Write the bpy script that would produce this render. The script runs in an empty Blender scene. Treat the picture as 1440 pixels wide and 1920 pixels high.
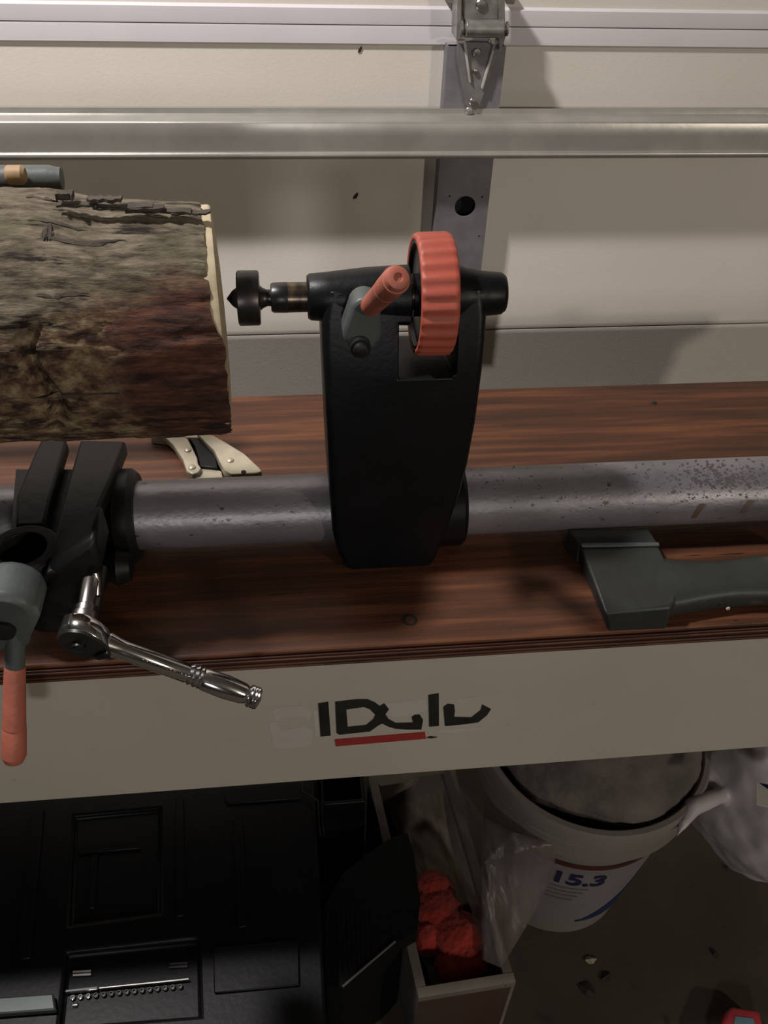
import bpy, bmesh, math, random
from mathutils import Vector, Matrix, noise
random.seed(7)
S = bpy.context.scene
COL = S.collection
PI = math.pi

# ------------------------------------------------------------------ camera
F = 1650.0
CAM = Vector((0, 0, 1.45))
XC = Vector((17150 - 720, 240 - 960, F))                      # where the bench's long edges meet
A_ = (-F * F - (240 - 960) * 1900) / (17150 - 720)
DC = Vector((A_, 1900, F))
XC.normalize(); DC.normalize()
ZC = -DC
YC = ZC.cross(XC)
def ray(px, py):
    v = Vector((px - 720, py - 960, F))
    return Vector((XC.dot(v), YC.dot(v), ZC.dot(v)))
def onY(px, py, Y):
    d = ray(px, py); return CAM + d * ((Y - CAM.y) / d.y)
def onZ(px, py, Z):
    d = ray(px, py); return CAM + d * ((Z - CAM.z) / d.z)
cd = bpy.data.cameras.new('camera')
cam = bpy.data.objects.new('camera', cd); COL.objects.link(cam)
cd.sensor_fit = 'VERTICAL'; cd.sensor_height = 36; cd.lens = F / 1920 * 36
cd.clip_start = .02; cd.clip_end = 50
M3 = Matrix(((XC.x, -XC.y, -XC.z), (YC.x, -YC.y, -YC.z), (ZC.x, -ZC.y, -ZC.z)))
cam.matrix_world = Matrix.Translation(CAM) @ M3.to_4x4()
S.camera = cam

# ------------------------------------------------------------------ world, lamps, exposure
S.view_settings.view_transform = 'Standard'; S.view_settings.look = 'None'
S.view_settings.gamma = 1; S.view_settings.use_curve_mapping = False
S.view_settings.exposure = -0.08
S.cycles.use_denoising = True
W = bpy.data.worlds.new('dim_garage_air'); S.world = W; W.use_nodes = True
W.node_tree.nodes['Background'].inputs[0].default_value = (.9, .92, 1, 1)
W.node_tree.nodes['Background'].inputs[1].default_value = .012
def area(name, loc, target, size, power, col, sy=None):
    l = bpy.data.lights.new(name, 'AREA'); l.energy = power; l.color = col; l.size = size
    if sy: l.shape = 'RECTANGLE'; l.size_y = sy
    o = bpy.data.objects.new(name, l); COL.objects.link(o); o.location = loc
    o.rotation_euler = (Vector(target) - Vector(loc)).to_track_quat('-Z', 'Y').to_euler()
    return o
area('warm_ceiling_lamp', (2.9, -2.6, 2.0), (.3, 1.2, .9), .22, 40, (1, .89, .74))
area('cool_door_lamp', (-.75, .80, 2.40), (0, 1.45, 1.0), .12, 38, (1, .95, .93))
area('rear_lamp', (-.15, -2.6, 1.80), (0, .8, .8), .3, 18, (1, .95, .92))

# ------------------------------------------------------------------ materials
def nd(nt, t, **k):
    n = nt.nodes.new(t)
    for a, b in k.items(): setattr(n, a, b)
    return n
def mat(name, c1, c2=None, rough=.6, metal=0., scale=8, stretch=(1, 1, 1), lo=.35, hi=.65, bump=0., bscale=None,
        detail=6, spec=.5, c3=None, speck=None, speckscale=60, specklo=.62, alpha=None, sheen=0):
    m = bpy.data.materials.new(name); m.use_nodes = True
    nt = m.node_tree; b = nt.nodes['Principled BSDF']
    b.inputs['Roughness'].default_value = rough; b.inputs['Metallic'].default_value = metal
    b.inputs['Specular IOR Level'].default_value = spec
    if sheen: b.inputs['Sheen Weight'].default_value = sheen
    tc = nd(nt, 'ShaderNodeTexCoord'); mp = nd(nt, 'ShaderNodeMapping')
    nt.links.new(tc.outputs['Object'], mp.inputs[0]); mp.inputs['Scale'].default_value = stretch
    n = nd(nt, 'ShaderNodeTexNoise'); n.inputs['Scale'].default_value = scale; n.inputs['Detail'].default_value = detail
    nt.links.new(mp.outputs[0], n.inputs[0])
    r = nd(nt, 'ShaderNodeValToRGB')
    c2 = c2 or tuple(x * .8 for x in c1)
    r.color_ramp.elements[0].position = lo; r.color_ramp.elements[0].color = (*c2, 1)
    r.color_ramp.elements[1].position = hi; r.color_ramp.elements[1].color = (*c1, 1)
    if c3:
        e = r.color_ramp.elements.new((lo + hi) / 2); e.color = (*c3, 1)
    nt.links.new(n.outputs[0], r.inputs[0]); out = r.outputs[0]
    if speck:
        n2 = nd(nt, 'ShaderNodeTexNoise'); n2.inputs['Scale'].default_value = speckscale; n2.inputs['Detail'].default_value = 3
        nt.links.new(mp.outputs[0], n2.inputs[0])
        r2 = nd(nt, 'ShaderNodeValToRGB'); r2.color_ramp.elements[0].position = specklo; r2.color_ramp.elements[1].position = specklo + .06
        nt.links.new(n2.outputs[0], r2.inputs[0])
        mx = nd(nt, 'ShaderNodeMix', data_type='RGBA'); nt.links.new(r2.outputs[0], mx.inputs[0])
        nt.links.new(out, mx.inputs[6]); mx.inputs[7].default_value = (*speck, 1); out = mx.outputs[2]
    nt.links.new(out, b.inputs['Base Color'])
    if bump:
        bn = nd(nt, 'ShaderNodeBump'); bn.inputs['Strength'].default_value = bump; bn.inputs['Distance'].default_value = .002
        n3 = nd(nt, 'ShaderNodeTexNoise'); n3.inputs['Scale'].default_value = bscale or scale * 4; n3.inputs['Detail'].default_value = 5
        nt.links.new(mp.outputs[0], n3.inputs[0]); nt.links.new(n3.outputs[0], bn.inputs['Height'])
        nt.links.new(bn.outputs[0], b.inputs['Normal'])
    if alpha is not None: b.inputs['Alpha'].default_value = alpha
    m['out'] = 1
    return m
DOOR = mat('cream_door_steel', (.66, .615, .55), (.61, .57, .505), rough=.5, scale=3, bump=.12, bscale=260)
RAIL = mat('pale_lilac_rail', (.62, .585, .60), (.56, .53, .55), rough=.5, scale=5)
SEAM = mat('dark_seam', (.05, .045, .04), rough=.8)
GALV = mat('galvanised_steel', (.40, .385, .35), (.345, .335, .305), rough=.34, metal=.45, scale=22, bump=.08)
STILE = mat('grey_stile_steel', (.185, .175, .185), (.145, .14, .15), rough=.6, metal=.15, scale=40, bump=.05)
HINGE = mat('zinc_hinge', (.30, .295, .27), (.19, .185, .17), rough=.36, metal=.5, scale=60)
HOLE = mat('dark_opening', (.012, .012, .012), rough=.9)
BROWN = mat('stained_ply', (.165, .062, .028), (.050, .022, .013), rough=.5, scale=6, stretch=(.8, 13, 13), lo=.30, hi=.70,
            c3=(.085, .033, .017), bump=.25, bscale=30, detail=9, speck=(.02, .01, .008), speckscale=14, specklo=.70, spec=.35)
PLYD = mat('ply_edge_dark', (.06, .018, .012), (.03, .01, .008), rough=.5, scale=10, stretch=(1, 10, 10))
PLYL = mat('ply_edge_light', (.13, .055, .03), (.05, .02, .014), rough=.5, scale=9, stretch=(1.2, 8, 8))
CREAM = mat('cream_board', (.46, .425, .36), (.41, .38, .32), rough=.62, scale=4, bump=.1, bscale=140, speck=(.38, .34, .27), speckscale=45, specklo=.72)
GHOST = mat('sticker_ghost', (.475, .45, .405), (.445, .415, .365), rough=.55, scale=30)
INK = mat('sticker_and_reflection_black', (.012, .013, .012), (.02, .021, .018), rough=.35, scale=30)
RED = mat('red_sticker', (.33, .03, .028), (.25, .03, .025), rough=.45, scale=40)
BLACK = mat('black_casting', (.006, .006, .007), (.004, .0045, .005), rough=.4, scale=20, bump=.12, bscale=200, spec=.22)
BLACK2 = mat('worn_black_casting', (.012, .012, .0125), (.006, .006, .0065), spec=.3, rough=.5, scale=14, bump=.3, bscale=90, speck=(.03, .024, .02), speckscale=30, specklo=.68)
GREEN = mat('grey_green_casting', (.075, .086, .082), (.05, .058, .056), rough=.48, scale=25, bump=.2, bscale=120)
DGREEN = mat('dark_green_casting', (.027, .031, .027), (.018, .020, .018), rough=.5, scale=18, bump=.25, bscale=120, speck=(.1, .07, .045), speckscale=14, specklo=.72)
TUBE = mat('grey_steel_tube', (.30, .285, .31), (.20, .195, .205), rough=.42, metal=.55, scale=16, stretch=(.6, 1, 1), bump=.25, bscale=160,
           speck=(.09, .075, .07), speckscale=150, specklo=.66)
STEEL = mat('dark_steel', (.07, .065, .065), (.03, .03, .03), rough=.35, metal=.8, scale=30)
BRASSY = mat('tarnished_quill', (.17, .125, .075), (.05, .045, .04), rough=.3, metal=.9, scale=30, stretch=(4, 1, 1))
CORAL = mat('coral_rubber', (.38, .078, .048), (.31, .064, .040), rough=.55, scale=18, bump=.1, bscale=150)
CORAL2 = mat('dusty_coral_grip', (.44, .125, .078), (.32, .095, .062), rough=.6, scale=35, bump=.2, bscale=150)
CHROME = mat('chrome', (.93, .92, .93), (.87, .86, .87), rough=.13, metal=1, scale=5)
SATIN = mat('satin_chrome', (.62, .60, .57), (.5, .48, .46), rough=.28, metal=1, scale=20)
ENDG = mat('cut_end_grain', (.50, .43, .29), (.34, .28, .18), rough=.8, scale=40, bump=.2)
FLAKE = mat('dark_bark_flake', (.065, .050, .038), (.03, .022, .017), rough=.9, scale=50, stretch=(1, 4, 4), bump=.5)
PLIER = mat('cream_nickel', (.50, .45, .34), (.36, .32, .24), rough=.4, metal=.35, scale=30)
TAN = mat('tan_cap', (.36, .24, .12), (.25, .16, .08), rough=.6, scale=30)
FLOOR = mat('dusty_concrete_with_shade', (.070, .055, .037), (.048, .037, .026), rough=.85, scale=5, bump=.4, bscale=70, speck=(.035, .026, .02), speckscale=26, specklo=.68)  # concrete tone lowered: an onlooker's shadow is put into the colour
WALL = mat('painted_wall', (.16, .15, .135), rough=.8)
CASE = mat('black_case_plastic', (.005, .005, .0055), (.003, .003, .0035), rough=.42, scale=20, bump=.1, bscale=140, spec=.2)
BAGBLK = mat('black_ribbed_fabric', (.005, .005, .0055), (.003, .003, .003), spec=.15, rough=.6, scale=60, stretch=(6, 1, .3), bump=.6, bscale=60)
CARD = mat('grey_cardboard', (.15, .13, .105), (.11, .095, .075), rough=.85, scale=12)
CARDR = mat('printed_box_side', (.055, .024, .019), (.045, .034, .026), rough=.35, scale=8)
BUCKET = mat('white_bucket_with_shade', (.20, .175, .16), (.165, .15, .135), rough=.45, scale=6)  # white plastic coloured darker, with the shade under the bench painted in
LABEL = mat('bucket_label', (.20, .18, .185), (.17, .155, .16), rough=.4, scale=10)  # label white lowered along with the bucket, shade included in the colour
NAVY = mat('navy_print', (.014, .015, .05), rough=.4)
BLUE = mat('blue_print', (.015, .026, .085), (.012, .02, .06), rough=.4)
GREYP = mat('grey_print', (.16, .15, .155), rough=.5)
DRED = mat('dark_red_band', (.06, .014, .012), rough=.5)
ORANGE = mat('orange_red_fleece', (.34, .022, .008), (.24, .014, .006), rough=.9, scale=30, bump=1, bscale=160, sheen=.3)
CONTENT = mat('grey_fuzzy_sack', (.135, .113, .10), (.08, .068, .062), rough=.9, scale=14, bump=.6, bscale=120)  # sack colour darkened to hold the shade beneath the bench
WHITEBAG = mat('white_bag_with_shade', (.46, .42, .43), (.40, .365, .375), rough=.4, scale=5, bump=.3, bscale=20)  # bag white toned down; under-bench shade is part of the colour
PAPER = mat('paper_tag', (.62, .60, .55), rough=.7)
LEAF = mat('pale_leaf', (.32, .29, .2), rough=.8)
DLEAF = mat('dark_leaf', (.025, .015, .012), rough=.8)
PRED = mat('red_packet', (.40, .035, .045), rough=.4)
TEAL = mat('teal_panel', (.12, .22, .25), rough=.35)
TIN = mat('grey_green_tin', (.06, .075, .07), (.04, .05, .048), rough=.4, metal=.3, scale=10)

def clear_film():
    m = bpy.data.materials.new('cloudy_film'); m.use_nodes = True; nt = m.node_tree
    b = nt.nodes['Principled BSDF']
    b.inputs['Base Color'].default_value = (.145, .12, .115, 1); b.inputs['Roughness'].default_value = .35  # film colour dimmed to include the shade it lies in
    tr = nd(nt, 'ShaderNodeBsdfTransparent'); mx = nd(nt, 'ShaderNodeMixShader')
    n = nd(nt, 'ShaderNodeTexNoise'); n.inputs['Scale'].default_value = 9; n.inputs['Detail'].default_value = 5
    tc = nd(nt, 'ShaderNodeTexCoord'); mp = nd(nt, 'ShaderNodeMapping'); mp.inputs['Scale'].default_value = (2.2, 1, .5)
    nt.links.new(tc.outputs['Object'], mp.inputs[0]); nt.links.new(mp.outputs[0], n.inputs[0])
    r = nd(nt, 'ShaderNodeMapRange'); r.inputs[1].default_value = .35; r.inputs[2].default_value = .7; r.inputs[3].default_value = .22; r.inputs[4].default_value = .62
    nt.links.new(n.outputs[0], r.inputs[0]); nt.links.new(r.outputs[0], mx.inputs[0])
    nt.links.new(tr.outputs[0], mx.inputs[1]); nt.links.new(b.outputs[0], mx.inputs[2])
    nt.links.new(mx.outputs[0], nt.nodes['Material Output'].inputs[0])
    return m
FILM = clear_film()

def bark_mat():
    m = bpy.data.materials.new('bark'); m.use_nodes = True; nt = m.node_tree; b = nt.nodes['Principled BSDF']
    b.inputs['Roughness'].default_value = .85; b.inputs['Specular IOR Level'].default_value = .25
    tc = nd(nt, 'ShaderNodeTexCoord')
    def nz(sc, st, det=7, w=0):
        mp = nd(nt, 'ShaderNodeMapping'); mp.inputs['Scale'].default_value = st; mp.inputs['Location'].default_value = (w, w, w)
        n = nd(nt, 'ShaderNodeTexNoise'); n.inputs['Scale'].default_value = sc; n.inputs['Detail'].default_value = det
        n.inputs['Roughness'].default_value = .65
        nt.links.new(tc.outputs['Object'], mp.inputs[0]); nt.links.new(mp.outputs[0], n.inputs[0]); return n.outputs[0]
    def ramp(v, els):
        r = nd(nt, 'ShaderNodeValToRGB'); nt.links.new(v, r.inputs[0])
        r.color_ramp.elements[0].position, r.color_ramp.elements[0].color = els[0][0], (*els[0][1], 1)
        r.color_ramp.elements[1].position, r.color_ramp.elements[1].color = els[-1][0], (*els[-1][1], 1)
        for p, c in els[1:-1]: e = r.color_ramp.elements.new(p); e.color = (*c, 1)
        return r.outputs[0]
    def mix(f, a, c):
        x = nd(nt, 'ShaderNodeMix', data_type='RGBA'); nt.links.new(f, x.inputs[0]); nt.links.new(a, x.inputs[6]); nt.links.new(c, x.inputs[7]); return x.outputs[2]
    grey = ramp(nz(34, (1, 4, 4), 9), [(.30, (.022, .017, .013)), (.43, (.085, .068, .046)), (.58, (.165, .138, .098)), (.75, (.23, .195, .14))])
    green = ramp(nz(30, (1, 3, 3), 5, 3), [(.35, (.035, .034, .02)), (.7, (.13, .118, .065))])
    red = ramp(nz(26, (1, 5, 5), 9, 5), [(.34, (.020, .010, .010)), (.5, (.062, .026, .018)), (.72, (.165, .068, .038))])
    och = ramp(nz(60, (1, 1.6, 1.6), 8, 8), [(.38, (.034, .018, .016)), (.47, (.10, .058, .036)), (.56, (.19, .135, .075)), (.68, (.32, .26, .16))])
    def mr(v, a, c):
        r = nd(nt, 'ShaderNodeMapRange'); nt.links.new(v, r.inputs[0]); r.inputs[1].default_value = a; r.inputs[2].default_value = c; return r.outputs[0]
    c = mix(mr(nz(9, (1, 2, 2), 4, 11), .5, .62), grey, green)
    # the bark has fallen away low on the log's near end: reddish inner bark there
    sx = nd(nt, 'ShaderNodeSeparateXYZ'); nt.links.new(tc.outputs['Object'], sx.inputs[0])
    def madd(a, mul, add):
        x = nd(nt, 'ShaderNodeMath', operation='MULTIPLY_ADD'); nt.links.new(a, x.inputs[0]); x.inputs[1].default_value = mul
        if isinstance(add, float): x.inputs[2].default_value = add
        else: nt.links.new(add, x.inputs[2])
        return x.outputs[0]
    wob = nz(7, (1, 1, 1), 5, 2)
    zz = madd(sx.outputs['Z'], -14.0, 2.62)                # object origin is the log's underside
    lowmask = madd(wob, 1.6, madd(zz, 1.0, -0.8))
    xm = madd(sx.outputs['X'], 12.0, madd(wob, 1.8, -3.15))
    c = mix(mr(lowmask, .25, .55), c, och)
    mul = nd(nt, 'ShaderNodeMath', operation='MULTIPLY'); nt.links.new(mr(lowmask, .2, .5), mul.inputs[0]); nt.links.new(mr(xm, -.1, .35), mul.inputs[1])
    c = mix(mul.outputs[0], c, red)
    crack = mr(nz(13, (1, 7, 7), 7, 20), .43, .36)
    dk = nd(nt, 'ShaderNodeRGB'); dk.outputs[0].default_value = (.016, .012, .010, 1)
    c = mix(crack, c, dk.outputs[0])
    nt.links.new(c, b.inputs['Base Color'])
    bn = nd(nt, 'ShaderNodeBump'); bn.inputs['Strength'].default_value = .9; bn.inputs['Distance'].default_value = .004
    nt.links.new(nz(30, (1, 4, 4), 8), bn.inputs['Height']); nt.links.new(bn.outputs[0], b.inputs['Normal'])
    return m
BARK = bark_mat()

# ------------------------------------------------------------------ mesh helpers
ORG = {}
class MB:
    def __init__(s): s.v = []; s.f = []; s.m = []
    def add(s, vs, fs, mi=0):
        n = len(s.v); s.v += [Vector(v) for v in vs]; s.f += [tuple(i + n for i in f) for f in fs]; s.m += [mi] * len(fs); return s
    def box(s, x0, x1, y0, y1, z0, z1, mi=0):
        return s.add([(x, y, z) for x in (x0, x1) for y in (y0, y1) for z in (z0, z1)],
                     [(0, 1, 3, 2), (4, 6, 7, 5), (0, 4, 5, 1), (2, 3, 7, 6), (0, 2, 6, 4), (1, 5, 7, 3)], mi)
    def prism(s, pts, off, mi=0):
        pts = [Vector(p) for p in pts]; off = Vector(off); n = len(pts)
        return s.add(pts + [p + off for p in pts],
                     [tuple(range(n))[::-1], tuple(range(n, 2 * n))] + [(i, (i + 1) % n, (i + 1) % n + n, i + n) for i in range(n)], mi)
    def loft(s, rings, mi=0, cap=True):
        n = len(rings[0]); vs = [p for r in rings for p in r]
        fs = [(k * n + i, k * n + (i + 1) % n, (k + 1) * n + (i + 1) % n, (k + 1) * n + i) for k in range(len(rings) - 1) for i in range(n)]
        if cap: fs += [tuple(range(n))[::-1], tuple(range((len(rings) - 1) * n, len(rings) * n))]
        return s.add(vs, fs, mi)
    def revolve(s, prof, p0, d, seg=40, mi=0, cap=True, fr=None):
        p0 = Vector(p0); d = Vector(d).normalized(); q = d.to_track_quat('Z', 'Y'); u = q @ Vector((1, 0, 0)); w = q @ Vector((0, 1, 0))
        rings = []
        for t, r in prof:
            rings.append([p0 + d * t + (u * math.cos(a) + w * math.sin(a)) * (r if fr is None else fr(t, r, a)) for a in [2 * PI * i / seg for i in range(seg)]])
        return s.loft(rings, mi, cap)
    def tube(s, pts, r, seg=12, mi=0):
        pts = [Vector(p) for p in pts]; rs = r if isinstance(r, (list, tuple)) else [r] * len(pts); rings = []
        for i, p in enumerate(pts):
            t = (pts[min(i + 1, len(pts) - 1)] - pts[max(i - 1, 0)]).normalized(); q = t.to_track_quat('Z', 'Y')
            rings.append([p + q @ Vector((math.cos(a), math.sin(a), 0)) * rs[i] for a in [2 * PI * k / seg for k in range(seg)]])
        return s.loft(rings, mi)
    def build(s, name, mats, parent=None, bevel=0, angle=35, origin=None, cut=None, mods=None, seg=2):
        if not isinstance(mats, (list, tuple)): mats = [mats]
        if parent is not None: O = ORG[parent.as_pointer()]
        elif origin is not None: O = Vector(origin)
        else:
            xs = [v.x for v in s.v]; ys = [v.y for v in s.v]; zs = [v.z for v in s.v]
            O = Vector(((min(xs) + max(xs)) / 2, (min(ys) + max(ys)) / 2, min(zs)))
        me = bpy.data.meshes.new(name); me.from_pydata([v - O for v in s.v], [], s.f)
        for m in mats: me.materials.append(m)
        bm = bmesh.new(); bm.from_mesh(me); bmesh.ops.recalc_face_normals(bm, faces=bm.faces); bm.to_mesh(me); bm.free()
        me.polygons.foreach_set('material_index', s.m)
        o = bpy.data.objects.new(name, me); COL.objects.link(o)
        if cut:
            for c in cut:
                cm = bpy.data.meshes.new('cut'); cm.from_pydata([v - O for v in c.v], [], c.f)
                b2 = bmesh.new(); b2.from_mesh(cm); bmesh.ops.recalc_face_normals(b2, faces=b2.faces); b2.to_mesh(cm); b2.free()
                co = bpy.data.objects.new('cut', cm); COL.objects.link(co)
                md = o.modifiers.new('b', 'BOOLEAN'); md.object = co; md.operation = 'DIFFERENCE'; md.solver = 'EXACT'
                dg = bpy.context.evaluated_depsgraph_get(); nm = bpy.data.meshes.new_from_object(o.evaluated_get(dg))
                o.modifiers.clear(); o.data = nm; me = nm; nm.name = name
                bpy.data.objects.remove(co)
        if mods: mods(o)
        if bevel:
            b = o.modifiers.new('bevel', 'BEVEL'); b.width = bevel; b.segments = seg; b.limit_method = 'ANGLE'; b.angle_limit = math.radians(40); b.harden_normals = False
        me.polygons.foreach_set('use_smooth', [True] * len(me.polygons)); me.set_sharp_from_angle(angle=math.radians(angle))
        if parent is not None: o.parent = parent
        else: o.location = O
        ORG[o.as_pointer()] = O
        return o
KEEP = []
def thing(name, label, cat, loc, group=None, kind=None):
    o = bpy.data.objects.new(name, None); COL.objects.link(o); o.location = loc; o.empty_display_size = .05
    ORG[o.as_pointer()] = Vector(loc); KEEP.append(o); tag(o, label, cat, group, kind); return o
def tag(o, label=None, cat=None, group=None, kind=None):
    if label: o['label'] = label
    if cat: o['category'] = cat
    if group: o['group'] = group
    if kind: o['kind'] = kind
    return o
def box(*a): return MB().box(*a)
def PY(pts, Y): return [onY(x, y, Y) for x, y in pts]
def PZ(pts, Z): return [onZ(x, y, Z) for x, y in pts]
def dirv(a, b): return (Vector(b) - Vector(a)).normalized()

# ------------------------------------------------------------------ the room
DY = 1.45
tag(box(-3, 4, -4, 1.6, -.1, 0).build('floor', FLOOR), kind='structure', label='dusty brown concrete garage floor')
tag(box(-3, 4, -4, 1.6, 2.6, 2.7).build('ceiling', WALL), kind='structure')
tag(box(-3.1, -3, -4, 1.6, 0, 2.6).build('wall_left', WALL), kind='structure')
tag(box(4, 4.1, -4, 1.6, 0, 2.6).build('wall_right', WALL), kind='structure')
tag(box(-3, 4, -4.1, -4, 0, 2.6).build('wall_front', WALL), kind='structure')
wb = MB().box(-3, -2.42, 1.48, 1.6, 0, 2.6).box(2.72, 4, 1.48, 1.6, 0, 2.6).box(-2.42, 2.72, 1.48, 1.6, 2.24, 2.6)
tag(wb.build('wall_back', WALL), kind='structure')

door = thing('door_1', 'cream sectional garage door with lilac-white rails and grey centre stile', None, (0.15, DY + .01, 0), kind='structure')
zt = onY(700, 13, DY).z; z1 = onY(700, 46, DY).z; z1b = onY(700, 82, DY).z; z2 = onY(900, 618, DY).z
X0, X1 = -2.4, 2.7
def section(za, zb, ra, rb, lilac=1):
    """door section between heights za < zb; ra, rb rail heights at its foot and head"""
    b = MB()
    f = DY; p0 = .0045 if ra > .012 and lilac else .0006; p1 = .0045 if rb > .012 else .0006
    pts = [(f + .035, za), (f - p0, za), (f - p0 - .0004, za + .003), (f - p0 - .0004, za + ra - .002), (f, za + ra + .0015), (f, zb - rb - .0015),
           (f - p1 - .0004, zb - rb + .002), (f - p1 - .0004, zb - .003), (f - p1, zb), (f + .035, zb)]
    n = len(pts)
    b.add([(x, y, z) for x in (X0, X1) for y, z in pts], [tuple(range(n)), tuple(range(n, 2 * n))[::-1]], 0)
    b.add([(x, y, z) for x in (X0, X1) for y, z in pts], [(i, (i + 1) % n, (i + 1) % n + n, i + n) for i in range(n)], 0)
    k = len(b.f) - n
    for i in ((1, 2, 3, 6, 7, 8) if lilac else ((6, 7, 8) if rb > .02 else ())): b.m[k + i] = 1
    if not lilac and rb < .02: pass
    return b.build('door_panel', [DOOR, RAIL], door, angle=25)
g = .0016
section(z2 + g, z1 - g / 2, .010, z1 - z1b, 0)
section(z1 + g / 2, z1 + .5, zt - z1, .03)
section(z1 + .503, z1 + 1.0, .03, .03)
section(.065, z2 - g, .02, .010, 0)
box(X0, X1, DY + .012, DY + .030, z2 - .01, z2 + .01).build('joint_seal', SEAM, door)
box(X0, X1, DY + .012, DY + .030, z1 - .01, z1 + .01).build('joint_seal', SEAM, door)
box(X0, X1, DY, DY + .03, 0, .065).build('bottom_seal', SEAM, door)
# stile
SX0, SX1 = .255, .343
hc = onY(872, 387, 1.42)
def cyl(p, r, y0, y1, seg=28): return MB().revolve([(0, r), (y1 - y0, r)], (p.x, y0, p.z), (0, 1, 0), seg)
cuts = [cyl(hc, .0175, 1.40, 1.46)]
for px, py in ((843, 368), (904, 369), (838, 443), (898, 443)): cuts.append(cyl(onY(px, py, 1.42), .0016, 1.40, 1.46, 10))
st = MB().box(SX0, SX1, 1.42, 1.4225, z2 + .004, z1b + .004)
stile = st.build('stile', STILE, door, cut=cuts)
sf = MB().box(SX0 - .0005, SX0 + .0015, 1.4225, DY, z2 + .004, z1b + .004).box(SX1 - .0015, SX1 + .0005, 1.4225, DY, z2 + .004, z1b + .004)
sf.build('stile_flange', STILE, stile)
box(SX0 + .004, SX1 - .004, 1.4485, 1.4495, z2 + .004, z1b).build('backing', HOLE, stile)
# strut (hat-shaped reinforcing channel)
za = onY(700, 203, 1.418).z; zb = onY(700, 214, 1.418).z; zc = onY(700, 228, 1.385).z - .001; zd = onY(700, 284, 1.385).z; ze = onY(700, 296.5, 1.385).z
prof = [(1.418, za), (1.4175, zb + .001), (1.416, zb), (1.389, zc + .001), (1.3865, zc + .0003), (1.385, zc - .002), (1.3855, (zc + zd) / 2), (1.385, zd)]
rr = (zd - ze) / 2
for k in range(9):
    a = PI / 2 - k * PI / 8 * 1.25
    prof.append((1.385 - rr * .9 * math.cos(a) + 0, (zd + ze) / 2 + rr * math.sin(a)))
pr2 = []
for i, (y, z) in enumerate(prof):
    a = prof[max(i - 1, 0)]; c = prof[min(i + 1, len(prof) - 1)]
    t = Vector((c[0] - a[0], c[1] - a[1])).normalized(); pr2.append((y - t.y * .0013 if False else y + abs(t.y) * .0013 , z - (abs(t.x) * .0013)))
loop = prof + pr2[::-1]
n = len(loop); b = MB()
b.add([(x, y, z) for x in (X0 + .1, X1 - .1) for y, z in loop], [(i, (i + 1) % n, (i + 1) % n + n, i + n) for i in range(n)])
strut = b.build('reinforcing_strut', GALV, door, angle=50)
strut['label'] = 'galvanised horizontal reinforcing strut'
p = onY(883, 213, 1.40)
MB().revolve([(0, .0062), (.002, .0062), (.0035, .005), (.0045, .001)], (p.x, 1.4165, zb + .006), (0, -1, 0), 16).build('bolt', HINGE, strut)
# hinge
def H(px, py, Y=1.41): return onY(px, py, Y)
hb = MB()
hb.prism(PY([(858, 78), (940, 82), (934, 100), (901, 196), (893, 206), (880, 205), (872, 195), (857, 110)], 1.414), (0, .0055, 0))
HPL = mat('dull_hinge_leaf', (.20, .19, .185), (.14, .135, .13), rough=.5, metal=.2, scale=50)
BRT = mat('bright_hinge_edge', (.52, .50, .48), (.42, .41, .39), rough=.35, metal=.2, scale=50)  # lighter, less metallic tone for the hinge ribs and tabs
hinge = hb.build('hinge', HPL, door, bevel=.0008)
hinge['label'] = 'zinc hinge with tapered lower leaf'
hu = MB()
hu.prism(PY([(866, -30), (936, -30), (934, 36), (870, 36)], 1.402), (0, .004, 0))
hu.prism(PY([(858, -30), (867, -30), (864, 75), (856, 75)], 1.398), (0, .05, 0))
hu.prism(PY([(935, -30), (946, -30), (948, 70), (940, 96), (936, 96)], 1.398), (0, .03, 0))
hu.build('upper_leaf', HINGE, hinge, bevel=.0008)
a = H(872, 53, 1.398)
MB().revolve([(0, .0120), (.056, .0120)], a, (1, 0, 0), 24).build('barrel', HINGE, hinge, bevel=.001)
MB().revolve([(0, .010), (.003, .010), (.003, .006), (.068, .006), (.068, .010), (.070, .010)], a - Vector((.007, 0, 0)), (1, 0, 0), 16).build('hinge_pin', HINGE, hinge)
for q in ([(869, 80), (874, 80), (884, 156), (880, 156)], [(926, 82), (931, 82), (906, 168), (902, 166)]):
    MB().prism(PY(q, 1.4095), (0, .006, 0)).build('rib', BRT, hinge, bevel=.001)
for q in ([(858, 76), (873, 76), (873, 82), (860, 82)], [(921, 77), (936, 77), (935, 83), (922, 83)]):
    MB().prism(PY(q, 1.406), (0, .008, 0)).build('tab', BRT, hinge, bevel=.0008)
for px, py, r in ((894, 98, .0065), (891, 133, .004), (886, 190, .0055), (899, 5, .008)):
    q = H(px, py, 1.413)
    MB().revolve([(0, r), (.003, r), (.0045, r * .8), (.005, r * .2)], q + Vector((0, .001 if py > 50 else -.010, 0)), (0, -1, 0), 14).build('bolt', SATIN, hinge)
for px in (846, 958):
    MB().prism(PY([(px - 14, -6), (px + 12, -6), (px + 6, 8), (px - 8, 8)], DY - .012), (0, .011, 0)).build('flange', HINGE, hinge, bevel=.001)

for (px, py, s_, lab) in ((667, 367, 1.0, 'small dark fleck stuck on the door below the strut'), (675, 93, .8, 'small dark fleck stuck on the door above the strut')):
    q = onY(px, py, DY)
    f = MB().prism([q + Vector((dx * s_, 0, dz * s_)) for dx, dz in ((-.004, -.005), (.001, -.004), (.004, .002), (.003, .006), (0, .003), (-.003, 0))], (0, -.0015, 0))
    tag(f.build('fleck', DLEAF), lab, 'debris')

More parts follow.
